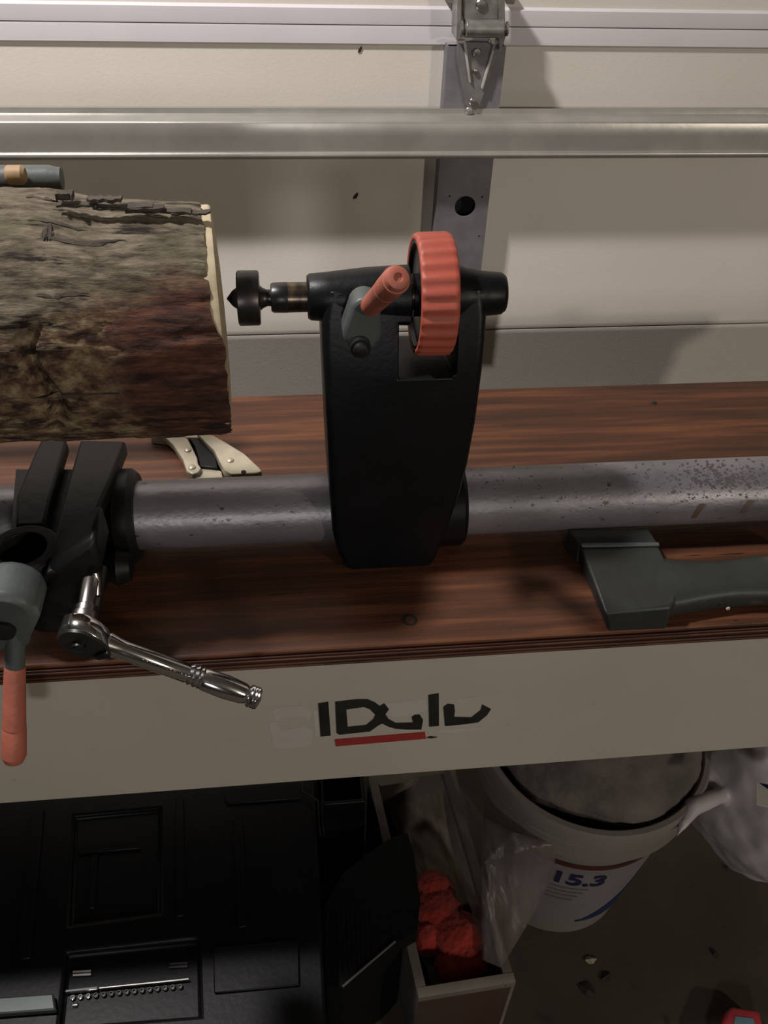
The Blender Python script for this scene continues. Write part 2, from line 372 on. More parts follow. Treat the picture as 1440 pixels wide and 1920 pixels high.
# ------------------------------------------------------------------ workbench
TZ = .80; BF = .546; BB = .9865; AF = .5526
bench = thing('workbench', 'workbench with a stained brown plywood top and cream apron board', 'workbench', (0, .76, 0))
BX0, BX1 = -1.25, 1.06
box(BX0, BX1, BF + .003, BB, TZ - .006, TZ).build('bench_top', BROWN, bench, bevel=.002)
zs = [TZ - .0065, TZ - .0095, TZ - .0122, TZ - .0150, TZ - .0177, TZ - .0205, TZ - .0235]
random.seed(3)
for i in range(6):
    off = [.0015, .0006, .002, .0, .0022, .0012][i]
    o = box(BX0, BX1, BF + off, BB - .002, zs[i + 1] + .0002, zs[i]).build('ply_layer', PLYD if i % 2 == 0 else PLYL, bench, bevel=.0006)
zap = TZ - .0235; zal = .569
box(BX0 + .03, BX1 - .03, AF, AF + .022, zal, zap).build('apron', CREAM, bench, bevel=.0015)
for x in (BX0 + .05, BX1 - .12):
    for y in (AF + .022, BB - .10): box(x, x + .075, y, y + .075, 0, zap).build('leg', CREAM, bench, bevel=.002)
box(BX0 + .05, BX1 - .05, BB - .025, BB - .005, .70, zap).build('rear_rail', CREAM, bench)
for (px, py, r) in ((769, 1163, .0075),):
    q = onZ(px, py, TZ)
    MB().revolve([(-.002, r), (.0004, r), (.0006, r * .7), (-.001, r * .5), (-.0015, 0.0001)], q, (0, 0, 1), 14).build('screw_hole', HOLE, bench)
# logo: worn black stick-on letters with a red bar beneath
def decal(name, pts, m, parent, off=.0008, base=0.0):
    return MB().prism(PY(pts, AF - base), (0, -off, 0)).build(name, m, parent)
def c8(pts): return [(460 + x / 2.667, 1220 + y / 2.667) for x, y in pts]
decal('letter_i', c8([(364, 262), (415, 254), (427, 422), (376, 427)]), INK, bench)
d = MB()
outer = [(449, 254), (560, 241), (610, 241), (650, 258), (672, 276), (694, 262), (718, 290), (700, 316), (716, 340), (752, 360), (838, 358), (832, 330), (846, 320), (872, 318), (889, 345), (880, 392), (806, 392), (752, 388), (716, 378), (684, 362), (664, 372), (622, 402), (560, 408), (470, 418), (456, 410)]
inner = [(505, 292), (592, 279), (622, 290), (650, 318), (640, 340), (604, 370), (512, 380)]
def ring_prism(outer, inner, Y, off):
    """closed outline with a hole, triangulated"""
    bm = bmesh.new()
    lo = [bm.verts.new(p) for p in PY(c8(outer), Y)]; li = [bm.verts.new(p) for p in PY(c8(inner), Y)]
    es = [bm.edges.new((l[i], l[(i + 1) % len(l)])) for l in (lo, li) for i in range(len(l))]
    bmesh.ops.triangle_fill(bm, use_beauty=True, edges=es, normal=(0, -1, 0))
    r = bmesh.ops.extrude_face_region(bm, geom=bm.faces[:])
    for v in [x for x in r['geom'] if isinstance(x, bmesh.types.BMVert)]: v.co.y -= off
    bm.verts.index_update(); m = MB().add([v.co.copy() for v in bm.verts], [tuple(v.index for v in f.verts) for f in bm.faces]); bm.free(); return m
ring_prism(outer, inner, AF, .0008).build('letter_d', INK, bench)
decal('letter_l', c8([(915, 220), (967, 212), (968, 374), (919, 378)]), INK, bench)
decal('letter_v', c8([(990, 280), (1012, 264), (1044, 268), (1048, 300), (1044, 330), (1130, 332), (1176, 296), (1184, 268), (1228, 290), (1208, 320), (1164, 356), (1090, 366), (998, 375)]), INK, bench)
decal('red_bar', c8([(447, 442), (898, 405), (904, 438), (452, 476)]), RED, bench)
for q in ([(130, 300), (180, 280), (290, 272), (330, 300), (320, 345), (290, 325), (180, 335), (150, 350)], [(120, 360), (150, 352), (170, 400), (290, 380), (330, 395), (335, 455), (300, 480), (170, 490), (135, 470)],
          [(1050, 240), (1180, 228), (1178, 262), (1060, 262)], [(960, 395), (1180, 380), (1178, 400), (962, 412)], [(700, 262), (900, 240), (905, 300), (830, 318), (735, 335)], [(340, 300), (362, 298), (372, 425), (350, 428)]):
    decal('sticker_residue', c8(q), GHOST, bench, off=.0003)
MB().prism(PY(c8([(905, 432), (925, 426), (960, 430), (930, 436)]), AF), (0, -.0009, 0)).build('sticker_scrap', INK, bench)
q = onZ(1225, 757, TZ)
tag(MB().add([q + Vector(v) for v in ((-.004, 0, .0003), (.002, -.003, .0003), (.005, .001, .002), (-.001, .003, .0025), (0, .001, .0035))], [(0, 1, 2, 3), (0, 1, 4), (1, 2, 4), (2, 3, 4), (3, 0, 4)]).build('wood_chip', DLEAF),
    'tiny dark wood chip on the brown bench top beyond the tube', 'debris')

# ------------------------------------------------------------------ lathe bed tube
LY = .70; TBZ = .8475; TR = .0355; QZ = 1.0885
tb = thing('lathe_bed', 'long spotted grey steel lathe bed tube lying above the bench', 'lathe bed', (.1, LY, TZ))
MB().revolve([(-.62, TR), (.98, TR)], (0, LY, TBZ), (1, 0, 0), 64).build('bed_tube', TUBE, tb, angle=60)
MB().revolve([(-.62, TR - .005), (-.60, TR - .004)], (1.58, LY, TBZ), (1, 0, 0), 32).build('end_cap', BLACK, tb)
fb = MB().prism([(.93, LY - .07, TZ + .0004), (.93, LY + .07, TZ + .0004), (.93, LY + .045, TBZ + .045), (.93, LY - .045, TBZ + .045)], (.04, 0, 0))
fb.build('foot', BLACK, tb, bevel=.004, cut=[MB().revolve([(.9, TR + .0002), (1.1, TR + .0002)], (0, LY, TBZ), (1, 0, 0), 64)])
random.seed(11)
# pits and drips
dr = MB()
for px0, py0, px1, py1 in ((1318, 945, 1300, 972), (1410, 938, 1392, 962)):
    def ont(px, py):   # point on the tube's skin seen at a pixel
        d = ray(px, py); oy, oz = CAM.y - LY, CAM.z - TBZ
        A = d.y ** 2 + d.z ** 2; B = 2 * (oy * d.y + oz * d.z); Cc = oy * oy + oz * oz - (TR + .0003) ** 2
        disc = B * B - 4 * A * Cc
        t = (-B - math.sqrt(max(disc, 0))) / (2 * A); return CAM + d * t
    L_ = []
    for k in range(7):
        u = k / 6; w_ = 7 * (1 - u * .35)
        L_.append((ont(px0 + (px1 - px0) * u - w_, py0 + (py1 - py0) * u), ont(px0 + (px1 - px0) * u + w_, py0 + (py1 - py0) * u)))
    vs = [p for ab in L_ for p in ab]; dr.add(vs, [(2 * i, 2 * i + 1, 2 * i + 3, 2 * i + 2) for i in range(6)])
RUST = mat('brown_stain', (.10, .065, .05), rough=.6)
tag(dr.build('stain', RUST, tb), kind='stuff')
pits = MB()
for i in range(520):
    if i < 330: px = random.gauss(1350, 62); py = random.gauss(893, 17)
    else: px = random.uniform(880, 1439); py = random.gauss(915, 26)
    if px > 1500 or px < 870 or py < 858 + (1440 - px) * .035: continue
    r = random.uniform(.6, 2.9 if i < 330 else 1.5); n_ = 6; ph = random.random() * 6
    pits.add([ont(px + r * 1.3 * random.uniform(.6, 1.2) * math.cos(ph + 2 * PI * k / n_), py + r * random.uniform(.6, 1.2) * math.sin(ph + 2 * PI * k / n_)) for k in range(n_)], [tuple(range(n_))])
PIT = mat('rust_pits', (.085, .07, .068), (.05, .042, .042), rough=.8)
tag(pits.build('rust_pit', PIT, tb), kind='stuff')

# ------------------------------------------------------------------ tailstock
ts = thing('tailstock', 'black cast tailstock with coral handwheel standing on the bed tube', 'tailstock', (.1, LY, TZ))
def rrect(x0, x1, y0, y1, z, r, k=5):
    out = []
    for cx, cy, a0 in ((x1 - r, y1 - r, 0), (x0 + r, y1 - r, PI / 2), (x0 + r, y0 + r, PI), (x1 - r, y0 + r, 1.5 * PI)):
        for i in range(k + 1):
            a = a0 + i * PI / 2 / k; out.append(Vector((cx + r * math.cos(a), cy + r * math.sin(a), z)))
    return out
lv = [(545, 612, 910, .682), (600, 603, 914, .674), (650, 604, 911, .668), (700, 607, 906, .662), (800, 612, 893, .656), (880, 616, 878, .653), (930, 619, 865, .651), (960, 621, 855, .650), (1000, 624, 840, .650),
      (1030, 632, 828, .650), (1060, 645, 816, .651), (1071, 652, 810, .6525)]
rings = []
for py, xl, xr, yf in lv:
    a = onY(xl, py, yf); c = onY(xr, py, yf); z = max(onY((xl + xr) / 2, py, yf).z, TZ + .0004)
    rings.append(rrect(a.x, c.x, yf, 2 * LY - yf, z, min(.008, (LY - yf) * .6)))
body = MB().loft(rings)
wa = onY(750, 612, .668); wb_ = onY(850, 705, .665)
WX1 = onY(850, 650, .667).x
cut1 = box(wa.x, WX1, .6, .8, wb_.z, wa.z + .0)
cut2 = box(.1075, .1475, .6, .8, wb_.z + .003, 1.3)
cut3 = MB().revolve([(-.2, TR + .0004), (.5, TR + .0004)], (0, LY, TBZ), (1, 0, 0), 64)
casting = body.build('casting', BLACK, ts, cut=[cut1, cut2, cut3], bevel=.0015)
bp = [(0, .006), (.0006, .0180), (.003, .0198), (.02, .0212), (.05, .0243), (.075, .0255), (.0885, .0260), (.0886, .003)]
XB = onY(575, 560, LY).x
MB().revolve(bp, (XB, LY, QZ), (1, 0, 0), 48).build('front_barrel', BLACK, casting, angle=60)
XE = onY(947, 548, LY).x
MB().revolve([(0, .004), (.0006, .0158), (.004, .0182), (.02, .0196), (.035, .0225), (XE - .1480, .0262), (XE - .1479, .004)], (XE, LY, QZ), (-1, 0, 0), 48).build('rear_barrel', BLACK, casting, angle=60)
pb = onY(860, 1028, .685)
MB().revolve([(pb.x - .05, .044), (pb.x - .048, .0465), (pb.x - .004, .0465), (pb.x, .0435)], (0, LY, TBZ - .0006), (1, 0, 0), 48).build('clamp_collar', BLACK, ts, cut=[cut3])
# quill, collar, live centre
MB().revolve([(onY(540, 560, LY).x, .0128), (XB + .14, .0128)], (0, LY, QZ), (1, 0, 0), 32).build('quill', BRASSY, ts)
q0 = onY(508, 560, LY).x; q1 = onY(541, 560, LY).x
MB().revolve([(q0, .0115), (q0 + .002, .0128), (q1 - .001, .0130), (q1, .0126)], (0, LY, QZ), (1, 0, 0), 32).build('quill_nose', STEEL, ts)
c0 = onY(422, 560, LY).x; c1 = onY(444, 560, LY).x; c2 = onY(487, 560, LY).x
lc = MB().revolve([(c0 + .0015, .0005), (c0 + .006, .0062), (c0 + .009, .0085), (c1 + .0006, .0090), (c1 + .0008, .0220), (c1 + .0018, .0232), (c2 - .0015, .0232), (c2, .0220), (c2 + .0005, .0105), (c2 + .003, .0085), (q0 - .003, .0070), (q0, .0072)],
                  (0, LY, QZ), (1, 0, 0), 40)
lc.build('live_centre', STEEL, ts, angle=40)
# handwheel
wx0, wx1 = onY(775, 553, LY).x, onY(843.5, 553, LY).x
WR = .0528
def scal(t, r, a):
    if r < .05: return r
    s_ = math.cos(a * 26); e = min(t, (wx1 - wx0) - t) / .004
    return r - .0011 * (.5 - .5 * s_) ** 1.0 * 2 * min(1, max(0, e * .7 + .3))
Lw = wx1 - wx0
MB().revolve([(.001, .0465), (0, .0475), (.0002, .0505), (.0014, .0520), (.004, WR), (Lw - .005, WR + .0004), (Lw - .0015, .0522), (Lw, .0500), (Lw, .047), (Lw - .003, .0462), (.001, .0462)],
             (wx0, LY, QZ), (1, 0, 0), 208, fr=scal, cap=False).build('handwheel_rim', CORAL, ts, angle=60)
MB().revolve([(.0045, .0135), (.0045, .0425), (.0008, .0440), (.0008, .0466), (Lw * .9, .0466), (Lw * .9, .0135)], (wx0, LY, QZ), (1, 0, 0), 48).build('handwheel_web', BLACK, ts)
MB().revolve([(-.001, .0130), (-.001, .0185), (Lw + .001, .0185), (Lw + .001, .0130)], (wx0, LY, QZ), (1, 0, 0), 32).build('handwheel_hub', BLACK, ts)
# clamp lever
def grip_prof(L):
    return [(0, .006), (.0008, .0080), (.003, .0086), (L * .60, .0096), (L * .62, .0099), (L * .635, .0094), (L * .65, .0100), (L * .93, .0104), (L * .935, .0095), (L - .004, .0094), (L - .001, .0082), (L, .006), (L, .0035), (L - .0015, .0028)]
lp = onY(672, 627, .654)
lever = MB()
l2 = onY(690, 560, .645)
def pill(a, c, ra, rc, y0, y1, k=10):
    d = (c - a); ang = math.atan2(d.z, d.x); pts = []
    for i in range(k + 1):
        t = ang + PI / 2 + i * PI / k; pts.append((a.x + ra * math.cos(t), a.z + ra * math.sin(t)))
    for i in range(k + 1):
        t = ang - PI / 2 + i * PI / k; pts.append((c.x + rc * math.cos(t), c.z + rc * math.sin(t)))
    return [Vector((x, y0, z)) for x, z in pts], Vector((0, y1 - y0, 0))
pp, oo = pill(onY(677, 612, .65), onY(684, 578, .645), .0160, .0125, .637, .662)
lever.prism(pp, oo)
lev = lever.build('clamp_lever', GREEN, ts, bevel=.003)
MB().revolve([(0, .0085), (.010, .0085), (.010, .0065), (.014, .006), (.015, .004)], Vector((lp.x, .640, lp.z)), (0, -1, 0), 20).build('lever_bolt', BLACK2, lev)
s0 = onY(694, 575, .640)
target = None
for k in range(400):
    t = .3 + k * .002; e = CAM + ray(748, 519).normalized() * t
    if abs((e - s0).length - .088) < .0015: target = e; break
if target is None: target = s0 + Vector((.03, -.07, .04))
gd = dirv(s0, target)
MB().revolve(grip_prof(.088), s0, gd, 28).build('lever_grip', CORAL2, lev, angle=30)

# ------------------------------------------------------------------ log
LGZ = 1.0680; LR = .0985
XL0 = -.585
lg = thing('log', 'short bark-covered log held between the lathe centres', 'log', (-.33, LY, LGZ - LR - .004))
def ridge(x, a, k=0):
    p = Vector((x * 9, math.cos(a) * 3.2, math.sin(a) * 3.2))
    n = noise.fractal(p + Vector((k, 0, 0)), .9, 2.1, 5)
    n2 = noise.fractal(Vector((x * 22, math.cos(a) * 13, math.sin(a) * 13)), .8, 2, 5)
    v = noise.noise(Vector((x * 14, math.cos(a) * 9 + 5, math.sin(a) * 9)))
    crack = -max(0, .10 - abs(v)) * 10
    return n * .0022 + n2 * .0014 + crack * .0016
def xend(a):   # where the bark stops, ragged
    s_ = math.sin(a)     # +1 on top
    base = -.058
    w_ = noise.fractal(Vector((math.cos(a) * 6, math.sin(a) * 6, 3)), 1, 2, 3) * .002
    f_ = max(0, min(1, (s_ - .35) / .12))
    return base + w_ - .0065 * f_ - .0088 * math.cos(a)
NA, NX = 300, 190
vs = []; fs = []
for j in range(NX + 1):
    u = j / NX
    for i in range(NA):
        a = 2 * PI * i / NA; xe = xend(a)
        x = XL0 + (xe - XL0) * u
        near = max(0, -math.cos(a)) * 1
        r = LR + ridge(x, a) + (x + .06) * -.018 * max(0, math.sin(a)) + (.008 if x < -.14 and math.sin(a) > .3 else 0) * min(1, (-.14 - x) * 20 if x < -.14 else 0)
        # the dark cross groove near the left of the frame
        gx = (x + .190 + .006 * math.sin(a * 7)) / .0060
        ga = (a - PI) % (2 * PI)
        if math.cos(a) < 0: r -= .013 * max(0, 1 - (abs(math.sin(a) + .02) / .55) ** 4) * math.exp(-gx * gx)
        if u > .985: r -= (u - .985) / .015 * .0015
        vs.append((x, LY + r * math.cos(a), LGZ + r * math.sin(a)))
for j in range(NX):
    for i in range(NA): fs.append((j * NA + i, j * NA + (i + 1) % NA, (j + 1) * NA + (i + 1) % NA, (j + 1) * NA + i))
n0 = len(vs); vs.append((XL0, LY, LGZ))
for i in range(NA): fs.append((i, n0, (i + 1) % NA))
bark = MB().add(vs, fs).build('bark', BARK, lg, angle=80)
def endr(t, r, a):
    return r * (1 + .012 * noise.noise(Vector((math.cos(a) * 2, math.sin(a) * 2, 1))))
eg = MB().revolve([(-.14, .05), (-.14, .090), (-.0600, .0955), (-.0575, .0945), (-.0555, .080), (-.0540, .045), (-.0535, .012), (-.0535, .001)], (0, LY, LGZ), (1, 0, 0), 96, fr=endr)
for v in eg.v:
    if v.x > -.1: v.x -= .0075 * (v.y - LY) / LR          # the saw cut runs a little askew
eg.build('end_grain', ENDG, lg, angle=60)
random.seed(5)
for (px, py, L_, th, w_) in ((300, 378, .050, .0018, .008), (262, 372, .04, .0022, .008), (200, 357, .026, .0028, .008), (360, 380, .03, .0014, .007), (150, 366, .030, .0018, .008), (128, 352, .012, .005, .010), (235, 369, .045, .0014, .008)):
    q = onY(px, py, LY); a = 1.72
    rr_ = LR + .001; base = Vector((q.x, LY + rr_ * math.cos(a), q.z - .0025))
    pts = []
    for i in range(9):
        u = i / 8; pts.append(base + Vector(((u - .5) * L_, random.uniform(-.002, .002) - w_ / 2, random.uniform(-.0006, .0006))))
    for i in range(9):
        u = 1 - i / 8; pts.append(base + Vector(((u - .5) * L_, random.uniform(-.002, .002) + w_ / 2, random.uniform(-.0006, .0006))))
    MB().prism(pts, (0, 0, th)).build('bark_flake', FLAKE, lg)
for (px, py, L_, hh) in ((110, 432, .045, .004), (150, 458, .055, .006), (90, 392, .03, .004), (300, 396, .08, .0025), (120, 555, .04, .004), (120, 745, .09, .0035), (190, 455, .04, .003), (95, 450, .008, .018)):
    # shallow dark splits that follow the grain on the side facing the camera
    d = ray(px, py); oy, oz = CAM.y - LY, CAM.z - LGZ
    A = d.y ** 2 + d.z ** 2; B = 2 * (oy * d.y + oz * d.z); Cc = oy * oy + oz * oz - (LR + .0010) ** 2
    t = (-B - math.sqrt(max(B * B - 4 * A * Cc, 0))) / (2 * A); q = CAM + d * t
    a0 = math.atan2(q.z - LGZ, q.y - LY); up = []; dn = []
    for i in range(13):
        u = i / 12; x = q.x + (u - .5) * L_; a = a0 + .012 * math.sin(u * 5 + px) + .03 * noise.noise(Vector((u * 4, px, 0))); h_ = hh * math.sin(PI * u) ** .6 * random.uniform(.15, 1.1) / LR / 2
        for l_, sg in ((up, 1), (dn, -1)):
            aa = a + sg * h_; rr_ = LR + ridge(x, aa) + .0008 + (x + .06) * -.018 * max(0, math.sin(aa)) + ((.008 * min(1, (-.14 - x) * 20)) if x < -.14 and math.sin(aa) > .3 else 0)
            l_.append(Vector((x, LY + rr_ * math.cos(aa), LGZ + rr_ * math.sin(aa))))
    m = MB(); m.add(up + dn, [(i, i + 1, 13 + i + 1, 13 + i) for i in range(12)]); m.build('bark_split', FLAKE, lg)

# ------------------------------------------------------------------ headstock (mostly out of frame to the left)
hs = thing('headstock', 'dark grey lathe headstock casing with tan knob showing beyond the log', 'headstock', (-.72, LY, TZ))
MB().prism([(-.80, LY - .07, TZ), (-.64, LY - .07, TZ), (-.63, LY - .06, 1.16), (-.80, LY - .06, 1.16)], (0, .15, 0)).build('casting', BLACK, hs, bevel=.01, cut=[MB().revolve([(-.9, TR + .0004), (.5, TR + .0004)], (0, LY, TBZ), (1, 0, 0), 48)])
MB().revolve([(0, .02), (.035, .02)], (-.636, LY, QZ), (1, 0, 0), 24).build('spindle', STEEL, hs)
hy = .86
hz = onY(60, 335, hy).z; hx = onY(120, 345, hy).x
MB().revolve([(0, .004), (.0008, .010), (.005, .0105), (.012, .0122), (.36, .0128)], (hx, hy, hz), (-1, 0, 0), 28).build('rear_rail', GREEN, hs)
MB().box(-.76, -.60, LY + .07, hy + .01, hz - .015, hz + .01).build('rail_arm', GREEN, hs, bevel=.003)
tq = onY(12, 328, hy - .02)
MB().revolve([(0, .0070), (.002, .0085), (.014, .0085), (.017, .006)], tq, (1, 0, 0), 20).build('tan_knob', TAN, hs)

# ------------------------------------------------------------------ banjo (tool-rest carrier) on the bed, left
bj = thing('tool_rest_carrier', 'black cast tool-rest carrier clamped round the bed tube under the log', 'tool holder', (-.22, .62, TZ))
ZB = .905
def strip(name, pts, z, th, m=BLACK2, bev=.003, cut=None): return MB().prism(PZ(pts, z), (0, 0, -th)).build(name, m, bj, bevel=bev, cut=cut)
strip('left_rail', [(78, 820), (126, 824), (95, 930), (84, 985), (28, 985), (30, 930), (55, 870)], ZB, .016)
strip('right_rail', [(150, 824), (236, 826), (205, 905), (170, 985), (118, 1065), (84, 1075), (100, 1010), (128, 900)], ZB, .018)
rc_ = onZ(42, 1028, ZB)
hole = MB().revolve([(-.2, .0205), (.1, .0205)], rc_, (0, 0, 1), 36)
MB().revolve([(-.052, .028), (-.040, .0315), (-.004, .0325), (0, .0310)], rc_, (0, 0, 1), 44).build('socket', BLACK2, bj, cut=[hole], bevel=.0012)
MB().revolve([(-.050, .0202), (-.046, .0202)], rc_, (0, 0, 1), 30).build('socket_floor', HOLE, bj)
# body below the rails
cutT = MB().revolve([(-.8, TR + .0004), (.5, TR + .0004)], (0, LY, TBZ), (1, 0, 0), 64)
bl = MB().prism([Vector((p.x, p.y, ZB - .018)) for p in PZ([(60, 1060), (120, 1060), (172, 985), (205, 930), (196, 880), (30, 880), (20, 1000)], ZB - .018)], (0, 0, -.082))
bl.build('saddle', BLACK2, bj, bevel=.006, cut=[cutT])
fl = MB().prism(PY([(98, 1062), (176, 1010), (192, 1060), (178, 1110), (160, 1172), (128, 1192), (60, 1188), (50, 1120)], .565), (0, .05, 0))
fl.build('clamp_lug', BLACK2, bj, bevel=.006)
cx0, cx1 = onY(196, 950, .665).x, onY(243, 950, .665).x
MB().revolve([(cx0, .045), (cx0 + .004, .049), (cx1 - .006, .049), (cx1, .044)], (0, LY, TBZ - .0005), (1, 0, 0), 48).build('clamp_collar', BLACK2, bj, cut=[cutT])
q = onY(224, 1066, .64)
MB().revolve([(-.014, .004), (-.012, .014), (0, .0195), (.012, .014), (.014, .004)], q + Vector((0, 0, .003)), (1, 0, 0), 24).build('collar_boss', BLACK2, bj)
bo = onY(178, 1070, .575)
MB().revolve([(0, .0055), (.05, .0055)], (bo.x, .545, bo.z - .018), (0, 1, 0), 18).build('clamp_bolt', STEEL, bj)
MB().tube([bo + Vector((-.002, 0, .016)), bo + Vector((.0015, -.008, -.003)), bo + Vector((.001, -.015, -.014))], .0052, 12).build('stud', SATIN, bj)
# lever with hanging coral grip
lvb = MB()
la = onY(12, 1128, .512); lb = onY(30, 1178, .505)
pp, oo = pill(onY(14, 1140, .51), onY(20, 1182, .51), .0262, .0165, .498, .54)
lvb.prism(pp, oo)
lvr = lvb.build('clamp_lever', GREEN, bj, bevel=.006)
MB().revolve([(0, .0095), (.005, .009), (.006, .005)], Vector((onY(8, 1180, .498).x, .499, onY(8, 1180, .498).z)), (0, -1, 0), 16).build('lever_bolt', BLACK2, lvr)
g0 = onY(28, 1248, .495); g1 = onY(26, 1428, .462)
gd = dirv(g0, g1); gl = (g1 - g0).length
MB().revolve([(-.045, .0095), (-.028, .0085), (-.010, .0078), (.004, .0078)], g0, gd, 20).build('lever_stem', GREEN, lvr)
MB().revolve(grip_prof(gl), g0, gd, 32).build('lever_grip', CORAL2, lvr, angle=30)

# ------------------------------------------------------------------ ratchet with socket
rt = thing('ratchet_wrench', 'chrome ratchet wrench with socket hanging in front of the bench edge', 'wrench', onY(300, 1240, .5))
RC = onY(152, 1190, .498)
E1 = onY(486, 1311, .478)
ax = Vector((.04, 1, .16)).normalized()
hd = (E1 - RC).normalized(); side = hd.cross(ax).normalized()
def headring(r1, off, k=40):
    out = []
    L2 = .030
    for i in range(k):
        a = 2 * PI * i / k; c, s_ = math.cos(a), math.sin(a)
        rr_ = r1
        x = c * rr_ * (1.0 if c < 0 else 1.55); y = s_ * rr_ * (1 - (.38 * max(0, c) ** 1.5))
        out.append(RC + hd * x + side * y + ax * off)
    return out
MB().loft([headring(.0165, -.0082), headring(.0182, -.0068), headring(.0186, .0), headring(.0182, .0075), headring(.0155, .0098)]).build('head', CHROME, rt, angle=50)
MB().loft([headring(.0172, -.0098), headring(.0178, -.0070)]).build('dark_reflection_plate', INK, rt)  # plate widened and blackened to paint the head's dark reflection
MB().revolve([(0, .0055), (.004, .0055), (.005, .003)], RC + ax * -.0095, -ax, 18).build('release_button', STEEL, rt)
MB().prism([RC + hd * a_ + side * b_ - ax * .0095 for a_, b_ in ((.014, -.006), (.019, -.007), (.026, .004), (.022, .008), (.017, .002))], -ax * .004).build('direction_switch', STEEL, rt, bevel=.001)
LH = (E1 - RC).length
hp = [(.022, .0105), (.030, .0088), (.036, .0080), (LH * .58, .0086), (LH * .585, .0078), (LH * .60, .0098), (LH * .615, .0080), (LH * .63, .0100), (LH * .645, .0086), (LH * .655, .0100), (LH * .665, .0090), (LH * .68, .0098),
      (LH * .80, .0104), (LH * .90, .0092), (LH * .925, .0080), (LH * .93, .0072), (LH * .94, .0096), (LH * .952, .0100), (LH * .957, .0090), (LH * .966, .0101), (LH * .972, .0090), (LH * .981, .0101), (LH * .992, .0096), (LH, .007)]
MB().revolve(hp, RC, hd, 36).build('handle', CHROME, rt, angle=50)
random.seed(21)
em = MB()
for i in range(14):
    t = .052 + i * .0034 + random.uniform(0, .0008)
    b_ = RC + hd * t + side * .0056 - ax * .0056
    if i in (4, 9): continue
    em.revolve([(0, .0009), (.0007, .0009), (.001, .0003)], b_, (side - ax).normalized(), 7)
tag(em.build('embossed_marks', CHROME, rt), kind='stuff')
sk = RC + ax * .0095
MB().revolve([(0, .0095), (.004, .0108), (.010, .0105)], sk, ax, 28).build('drive_collar', SATIN, rt)
MB().revolve([(0, .0075), (.0015, .0085), (.009, .0085), (.0105, .0068), (.034, .0066), (.0355, .0058)], sk + ax * .008, ax + Vector((.02, 0, .12)), 28).build('socket', SATIN, rt, angle=30)

# ------------------------------------------------------------------ locking pliers on the bench
pl = thing('locking_pliers', 'cream metal locking pliers with riveted handles lying behind the bed tube', 'pliers', onZ(390, 860, TZ))
def c6(pts): return [(x / 2.769, 800 + y / 2.769) for x, y in pts]
PZ0 = TZ + .016
MB().prism(PZ(c6([(800, 20), (870, 30), (975, 60), (1000, 110), (1024, 160), (1028, 190), (1045, 215), (1030, 238), (1000, 246), (970, 232), (950, 170), (900, 95), (840, 40)]), PZ0), (0, 0, -.009)).build('handle', PLIER, pl, bevel=.0012)
MB().prism(PZ(c6([(1020, 30), (1110, 45), (1180, 85), (1270, 140), (1350, 215), (1360, 232), (1330, 240), (1200, 246), (1165, 226), (1140, 180), (1110, 120), (1060, 75)]), PZ0 + .004), (0, 0, -.012)).build('handle', PLIER, pl, bevel=.0012)
MB().prism(PZ(c6([(1010, 250), (1050, 215), (1100, 210), (1150, 232), (1160, 275), (1020, 275)]), PZ0 - .006), (0, 0, -.009)).build('link', PLIER, pl, bevel=.0008)
MB().prism(PZ(c6([(985, 60), (1030, 60), (1085, 100), (1120, 160), (1130, 215), (1090, 210), (1040, 205), (1026, 150), (1010, 100)]), PZ0 - .002), (0, 0, -.012)).build('spring', BLACK, pl, bevel=.001)
MB().prism(PZ(c6([(760, 0), (1040, 0), (1050, 60), (900, 55), (780, 40)]), PZ0 - .001), (0, 0, -.014)).build('jaw_body', PLIER, pl, bevel=.0012)
for x, y in ((975, 122), (997, 212), (1195, 176)):
    q = onZ(x / 2.769, 800 + y / 2.769, PZ0 + (.004 if x > 1100 else 0))
    MB().revolve([(-.001, .0044), (.0012, .0042), (.0022, .003), (.0026, .001)], q, (0, 0, 1), 16).build('rivet', PLIER, pl)
for x, y in ((1265, 236),):
    q = onZ(x / 2.769, 800 + y / 2.769, PZ0 + .004)
    MB().revolve([(0, .003), (.0006, .003)], q, (0, 0, 1), 10).build('notch', HOLE, pl)

# ------------------------------------------------------------------ spare tool-rest base at right
sp = thing('tool_rest_holder', 'dark green cast tool-rest base lying on the bench at the right end of the tube', 'tool holder', (.36, .59, TZ))
ztop = TZ + .030
top = [onZ(1088, 1022, ztop), onZ(1234, 1020, ztop), onZ(1266, 1082, ztop), onZ(1268, 1128, ztop), onZ(1258, 1138, ztop), onZ(1134, 1150, ztop)]
f0 = onZ(1140, 1184, TZ + .0005); f1 = onZ(1250, 1181, TZ + .0005)
botm = [Vector((top[0].x + .004, top[0].y, TZ + .0005)), Vector((top[1].x, top[1].y, TZ + .0005)), Vector((top[2].x, top[2].y, TZ + .0005)), Vector((top[3].x - .003, top[3].y - .001, TZ + .0005)), f1, f0]
MB().loft([botm, top]).build('block', DGREEN, sp, bevel=.003)
bk = [onZ(1064, 992, ztop - .002), onZ(1216, 990, ztop - .002), onZ(1234, 1019, ztop - .002), onZ(1088, 1021, ztop - .002)]
MB().prism(bk, (0, 0, -(.0275))).build('rear_tongue', DGREEN, sp, bevel=.002)
MB().prism([onZ(1088, 1022, ztop + .0) + Vector((0, 0, .0004)), onZ(1234, 1020, ztop) + Vector((0, 0, .0004)), onZ(1236, 1026, ztop) + Vector((0, 0, .0004)), onZ(1090, 1028, ztop) + Vector((0, 0, .0004))], (0, 0, .0028)).build('ridge', GREEN, sp, bevel=.001)
